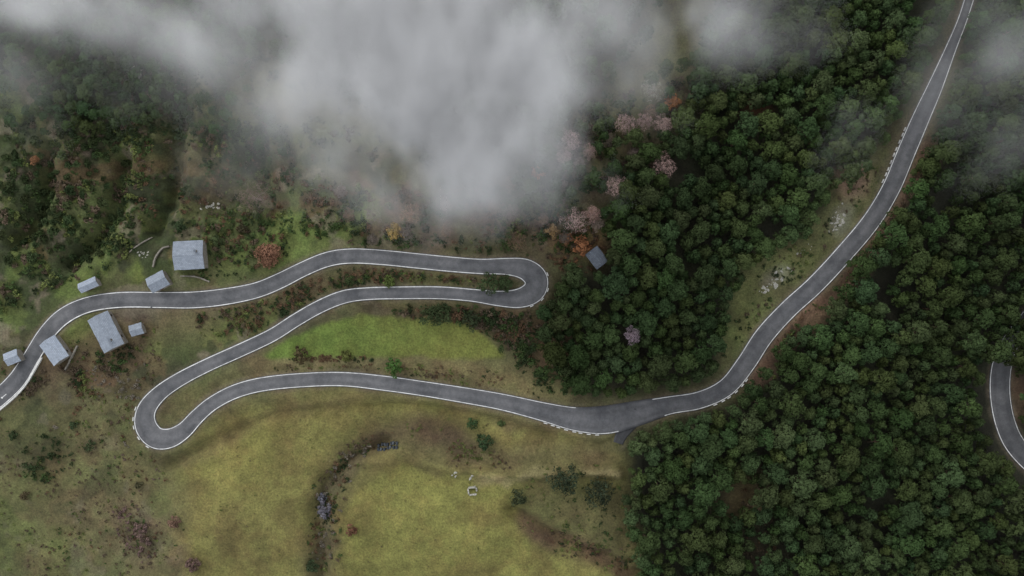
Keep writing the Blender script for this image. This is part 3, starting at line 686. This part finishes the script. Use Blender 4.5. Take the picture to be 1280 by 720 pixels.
gable('stone_hut', 'grey slate roofed hut at the edge of the pine wood', 746, 322, 24, 19, -52, 2.6, .6, 'slate_d', False, 1, cat='hut')
x, y, _ = W(591, 612); t = empty('stone_ruin', (x, y, float(hs(x, y))), R(8)); tag(t, 'tiny roofless stone ruin standing alone in the meadow', 'ruin')
rr_ = random.Random(4)
for (cx, cy, lx, ly) in ((0, 1.1, 2.2, .45), (0, -1.1, 2.2, .45), (-1.3, 0, .45, 1.7), (1.3, .3, .45, 1.1)):
    V, F = [], []; n = 5
    for i in range(n):
        f = (i/(n-1)-.5); hh = .9+rr_.uniform(-.3, .3); px_, py_ = (cx+f*lx, cy) if lx > ly else (cx, cy+f*ly)
        ox, oy = (0, ly/2) if lx > ly else (lx/2, 0)
        V += [(px_-ox, py_-oy, -.4), (px_-ox, py_-oy, hh), (px_+ox, py_+oy, hh+rr_.uniform(-.1, .1)), (px_+ox, py_+oy, -.4)]
    for i in range(n-1):
        for k in range(4): F.append((i*4+k, i*4+(k+1) % 4, (i+1)*4+(k+1) % 4, (i+1)*4+k))
    F += [(0, 1, 2, 3), tuple((n-1)*4+k for k in (3, 2, 1, 0))]
    link('wall', pmesh('wall', V, F), M['pale'], t)

def wall(pts, label, wdt=.45, h=.7):
    S = catmull([(*p, 0) for p in pts], 3.0); x, y = Wa(S[:, 0], S[:, 1]); z = hs(x, y); tx, ty = np.gradient(x), np.gradient(y); L = np.hypot(tx, ty); nx, ny = -ty/L, tx/L; V, F = [], []
    for i in range(len(x)):
        j = rng.uniform(-.08, .08, 2)
        for s, zz in ((-1, -.4), (-1, h+j[0]), (1, h+j[1]), (1, -.4)): V.append((x[i]+nx[i]*s*(wdt/2+j[0]*.5), y[i]+ny[i]*s*(wdt/2+j[1]*.5), z[i]+zz))
    for i in range(len(x)-1):
        for k in range(4): F.append((i*4+k, i*4+(k+1) % 4, (i+1)*4+(k+1) % 4, (i+1)*4+k))
    F += [(0, 1, 2, 3), tuple((len(x)-1)*4+k for k in (3, 2, 1, 0))]
    o = link('stone_wall', pmesh('stone_wall', V, F), M['stone']); tag(o, label, 'wall')
wall([(213,308),(203,311),(196,320),(193,334)], 'low curved stone wall around the grass plot left of the square house')
wall([(160,318),(172,308),(186,296)], 'low ruined stone wall up the slope left of the square house', .3, .4)
wall([(226,345),(245,346),(262,352)], 'low stone wall between the square house and the road')
wall([(98,432),(92,445),(84,462)], 'low stone wall right of the pale roofed house in the left bend', .4)

def rock_mesh(seed):
    import bmesh
    bm = bmesh.new(); bmesh.ops.create_icosphere(bm, subdivisions=2, radius=1.0); r = random.Random(seed)
    ds = [(Vector((r.uniform(-1, 1), r.uniform(-1, 1), r.uniform(-.3, 1))).normalized(), r.uniform(.45, .8)) for _ in range(9)]
    for v in bm.verts:
        for d, c in ds:
            k = v.co.dot(d)
            if k > c: v.co -= d*(k-c)
        v.co *= 1+r.uniform(-.08, .08)
        v.co.z *= .45
    me = bpy.data.meshes.new('rock'); bm.to_mesh(me); bm.free(); me.materials.append(M['pale']); return me
rocks = [rock_mesh(k) for k in range(6)]
for cx, cy, sx, sy, rot, n, s0, s1, lb in [
 (970,350,26,8,-38,38,.15,.7,'pale rock of the outcrop in the clearing beside the climbing road'),
 (1047,275,8,24,20,38,.15,.65,'pale rock of the outcrop higher along the climbing road'),
 (1005,313,14,5,-30,12,.15,.4,'small pale rock between the two roadside outcrops'),
 (262,258,13,7,0,16,.2,.7,'grey rock of the pile above the hamlet'),
 (571,592,6,5,0,5,.3,.7,'pale rock of the small pile left of the stone ruin'),
 (590,594,5,4,0,4,.3,.7,'pale rock of the small pile above the stone ruin'),
 (178,318,10,7,0,12,.2,.5,'grey stone of the rubble left of the grass plot'),
 (165,90,12,7,0,7,.4,1.1,'grey rock poking out of the upper left grove')]:
    for k in range(n):
        a = rng.uniform(0, 6.28); q = rng.uniform(0, 1)**.7; ux, uy = q*sx*math.cos(a), q*sy*math.sin(a); cr_, sr_ = math.cos(R(rot)), math.sin(R(rot))
        x, y, _ = W(cx+ux*cr_-uy*sr_, cy+ux*sr_+uy*cr_); s = s0+(s1-s0)*rng.uniform(0, 1)**2
        o = link('rock', rocks[k % 6]); o.location = (x, y, float(hs(x, y))+s*.05); o.rotation_euler = (0, 0, rng.uniform(0, 6)); o.scale = (s*1.5, s*.9, s); tag(o, lb, 'rock', lb.replace('pale rock', 'pale rocks').replace('grey rock', 'grey rocks').replace('grey stone', 'grey stones'))

V = [(-.6, -.15, -.5), (.6, -.15, -.5), (.6, .15, -.5), (-.6, .15, -.5), (-.6, -.15, .3), (.6, -.15, .3), (.6, .15, .3), (-.6, .15, .3), (-.52, -.09, .4), (.52, -.09, .4), (.52, .09, .4), (-.52, .09, .4)]
F = [(3, 2, 1, 0), (0, 1, 5, 4), (1, 2, 6, 5), (2, 3, 7, 6), (3, 0, 4, 7), (4, 5, 9, 8), (5, 6, 10, 9), (6, 7, 11, 10), (7, 4, 8, 11), (8, 9, 10, 11)]
gs = pmesh('guard_stone', V, F); gs.materials.append(M['kerb'])
def stones(r, side, p0, p1, lb, gp, step=2.2, off=.12):
    i0, i1 = near(r, *p0), near(r, *p1); s = r.s[min(i0, i1)]
    while s < r.s[max(i0, i1)]:
        i = int(np.argmin(abs(r.s-s))); o = link('guard_stone', gs); k = side*(r.hw[i]+off)
        o.location = (r.x[i]+r.nx[i]*k, r.y[i]+r.ny[i]*k, r.z[i]); o.rotation_euler = (0, 0, math.atan2(-r.nx[i], r.ny[i])); tag(o, lb, 'guard stone', gp); s += step
stones(main, -1, (685,516), (752,527), 'white guard stone along the lower side of the widened road bend', 'guard stones of the widened bend')
stones(main, 1, (1116,232), (1146,158), 'white guard stone on the left side of the climbing road', 'guard stones of the climbing road', 2.2, .3)
stones(main, 1, (671,348), (658,371), 'white guard stone round the outside of the upper hairpin', 'guard stones of the upper hairpin')
stones(main, -1, (183,515), (196,548), 'white guard stone round the outside of the lower hairpin', 'guard stones of the lower hairpin')
stones(main, -1, (925,466), (890,495), 'white guard stone on the outside of the bend above the forest', 'guard stones of the forest bend')
i0, i1 = 0, near(main, 44, 438)
V, F = [], []
for i in range(i0, i1, 2):
    for k, zz in ((main.hw[i]+.1, -.5), (main.hw[i]+.1, .6), (main.hw[i]+.45, .6), (main.hw[i]+.45, -.5)): V.append((main.x[i]-main.nx[i]*k, main.y[i]-main.ny[i]*k, main.z[i]+zz))
n = len(V)//4
for i in range(n-1):
    for k in range(4): F.append((i*4+k, i*4+(k+1) % 4, (i+1)*4+(k+1) % 4, (i+1)*4+k))
F += [(0, 1, 2, 3), tuple((n-1)*4+k for k in (3, 2, 1, 0))]
o = link('parapet_wall', pmesh('parapet_wall', V, F), M['kerb']); tag(o, 'white parapet wall along the outside of the road at the left edge', 'wall')

def bale_mesh():
    V, F = [], []; n = 14; prof = [(-.5, .0), (-.5, .36), (-.44, .44), (.44, .44), (.5, .36), (.5, 0)]
    for xx, rr in prof:
        for k in range(n): a = 2*math.pi*k/n; V.append((xx, max(rr, .01)*math.cos(a), .42+max(rr, .01)*math.sin(a)))
    for i in range(5):
        for k in range(n): F.append((i*n+k, i*n+(k+1) % n, (i+1)*n+(k+1) % n, (i+1)*n+k))
    return pmesh('bale', V, F)
bm1 = bale_mesh(); bm1.materials.append(M['plastic']); bm2 = bm1.copy(); bm2.materials.clear(); bm2.materials.append(M['net'])
ordn = ['first', 'second', 'third', 'fourth', 'fifth', 'sixth', 'seventh']
for k in range(7):
    for j in (0, 1):
        x, y, _ = W(472+k*4.0+random.uniform(-.7, .7), 564-k*.9-j*4.6+random.uniform(-.8, .8)); o = link('wrapped_bale', bm2 if (k+2*j) % 3 == 1 else bm1); o.location = (x, y, float(hs(x, y))); o.rotation_euler = (0, 0, R(98+random.uniform(-25, 25)))
        tag(o, '%s bale from the left in the %s row of dark wrapped bales on the meadow' % (ordn[k], 'upper' if j else 'lower'), 'bale', 'wrapped bales on the meadow')

# ---------------------------------------------------------------- cloud (a true volume drifting over the slope)
CZ = 62.0
def cw(px, py, z=CZ): return ((px-640)/640*T*(H-z), (360-py)/640*T*(H-z), z)
ks = 0.25*(H-CZ)/H
blobs = [(540,40,130,80,1.2,0),(585,110,95,80,1.15,2),(590,175,66,60,.75,-3),(440,110,75,55,.6,2),(670,60,55,55,.38,2),(450,0,120,40,.6,4),
 (250,35,80,46,.32,0),(90,0,150,36,.42,3),(10,90,60,60,.15,0),(350,130,60,50,.2,-3),(400,210,50,50,.13,-5),(190,110,90,40,.05,0),(780,5,110,32,.24,2),(880,40,70,36,.14,0),(760,100,60,50,.1,-3),(960,10,60,50,.09,0),
 (620,235,75,40,.14,-6),(1245,50,50,60,.12,0),(1262,190,45,50,.1,0),(1180,120,50,60,.055,0),(1060,170,50,40,.04,0),(280,210,80,60,.06,-4),(530,240,110,36,.13,-6),(700,190,70,60,.07,-4)]
ng = bpy.data.node_groups.new('cloud_field', 'GeometryNodeTree'); ng.interface.new_socket('Geometry', in_out='INPUT', socket_type='NodeSocketGeometry'); ng.interface.new_socket('Geometry', in_out='OUTPUT', socket_type='NodeSocketGeometry')
go = ng.nodes.new('NodeGroupOutput'); pos = ng.nodes.new('GeometryNodeInputPosition')
def vm(op, a, b):
    n = ng.nodes.new('ShaderNodeVectorMath'); n.operation = op
    for i, v in enumerate((a, b)):
        if isinstance(v, tuple): n.inputs[i].default_value = v
        elif v is not None: ng.links.new(v, n.inputs[i])
    return n
def mt(op, a, b=None, clamp=False):
    n = ng.nodes.new('ShaderNodeMath'); n.operation = op; n.use_clamp = clamp
    for i, v in enumerate((a, b)):
        if isinstance(v, (int, float)): n.inputs[i].default_value = v
        elif v is not None: ng.links.new(v, n.inputs[i])
    return n.outputs[0]
nzw = ng.nodes.new('ShaderNodeTexNoise'); nzw.inputs['Scale'].default_value = .035; nzw.inputs['Detail'].default_value = 3; ng.links.new(pos.outputs[0], nzw.inputs['Vector'])
wv = vm('SUBTRACT', nzw.outputs['Color'], (.5, .5, .5)); wv2 = vm('MULTIPLY', wv.outputs[0], (34., 34., 4.)); pw = vm('ADD', pos.outputs[0], wv2.outputs[0])
tot = None
for px, py, rx, ry, s, dz in blobs:
    c = cw(px, py); c = (c[0], c[1], c[2]+dz)
    d = vm('SUBTRACT', pw.outputs[0], c); q = vm('DIVIDE', d.outputs[0], (rx*ks, ry*ks, 11.0)); l = vm('DOT_PRODUCT', q.outputs[0], q.outputs[0])
    e = mt('MULTIPLY', mt('EXPONENT', mt('MULTIPLY', l.outputs['Value'], -1.0)), float(s)); tot = e if tot is None else mt('ADD', tot, e)
pz = vm('MULTIPLY', pos.outputs[0], (1., .62, .45))
nz = ng.nodes.new('ShaderNodeTexNoise'); nz.inputs['Scale'].default_value = .07; nz.inputs['Detail'].default_value = 8; nz.inputs['Roughness'].default_value = .55; ng.links.new(pz.outputs[0], nz.inputs['Vector'])
f = mt('MAXIMUM', mt('ADD', mt('MULTIPLY', mt('SUBTRACT', nz.outputs[0], .5), 5.0), .78), 0.0)
den = mt('MAXIMUM', mt('SUBTRACT', mt('MULTIPLY', tot, mt('ADD', f, .12)), .01), 0.0)
vc = ng.nodes.new('GeometryNodeVolumeCube'); ng.links.new(den, vc.inputs['Density'])
x0, y1, _ = cw(-60, -60); x1, y0, _ = cw(1340, 350)
vc.inputs['Min'].default_value = (x0, y0, 38); vc.inputs['Max'].default_value = (x1, y1, 88)
vc.inputs['Resolution X'].default_value = 340; vc.inputs['Resolution Y'].default_value = 100; vc.inputs['Resolution Z'].default_value = 30
cm = bpy.data.materials.new('cloud_vapour'); cm.use_nodes = True; nt = cm.node_tree; nt.nodes.clear()
pv = nt.nodes.new('ShaderNodeVolumePrincipled'); om = nt.nodes.new('ShaderNodeOutputMaterial'); nt.links.new(pv.outputs[0], om.inputs['Volume'])
pv.inputs['Color'].default_value = (.99, .99, .99, 1); pv.inputs['Density'].default_value = 0.10; pv.inputs['Anisotropy'].default_value = 0.0
sm_ = ng.nodes.new('GeometryNodeSetMaterial'); sm_.inputs['Material'].default_value = cm
ng.links.new(vc.outputs[0], sm_.inputs[0]); ng.links.new(sm_.outputs[0], go.inputs[0])
co = link('cloud', bpy.data.meshes.new('cloud')); co.data.materials.append(cm); md = co.modifiers.new('cloud_field', 'NODES'); md.node_group = ng
tag(co, 'white grey cloud and thin mist drifting over the upper part of the slope', 'cloud', kind='stuff')

# ---------------------------------------------------------------- light, camera
w = bpy.data.worlds.new('World'); bpy.context.scene.world = w; w.use_nodes = True; nt = w.node_tree
EL, AZ = R(38), R(-35)
sky = nt.nodes.new('ShaderNodeTexSky'); sky.sky_type = 'NISHITA'; sky.sun_disc = False; sky.sun_elevation = EL; sky.sun_rotation = AZ; sky.altitude = 1200
hsn = nt.nodes.new('ShaderNodeHueSaturation'); hsn.inputs['Saturation'].default_value = .15; hsn.inputs['Value'].default_value = 4.3
bg = nt.nodes['Background']; nt.links.new(sky.outputs[0], hsn.inputs['Color']); nt.links.new(hsn.outputs[0], bg.inputs['Color']); bg.inputs['Strength'].default_value = .12
sun = bpy.data.lights.new('Sun', 'SUN'); sun.energy = 1.3; sun.angle = R(12); sun.color = (1, .97, .93); so = bpy.data.objects.new('Sun', sun); C.objects.link(so)
dirv = Vector((math.sin(AZ)*math.cos(EL), math.cos(AZ)*math.cos(EL), math.sin(EL))); so.rotation_euler = dirv.to_track_quat('Z', 'Y').to_euler()
cam = bpy.data.cameras.new('Camera'); cam.sensor_width = 36; cam.lens = 18/T; cam.clip_end = 6000; cam.clip_start = 1
cmo = bpy.data.objects.new('Camera', cam); C.objects.link(cmo); cmo.location = (0, 0, H); cmo.rotation_euler = (0, 0, 0); bpy.context.scene.camera = cmo
vs = bpy.context.scene.view_settings; vs.view_transform = 'Standard'; vs.look = 'None'; vs.exposure = 0
print('T all', time.time()-T0)
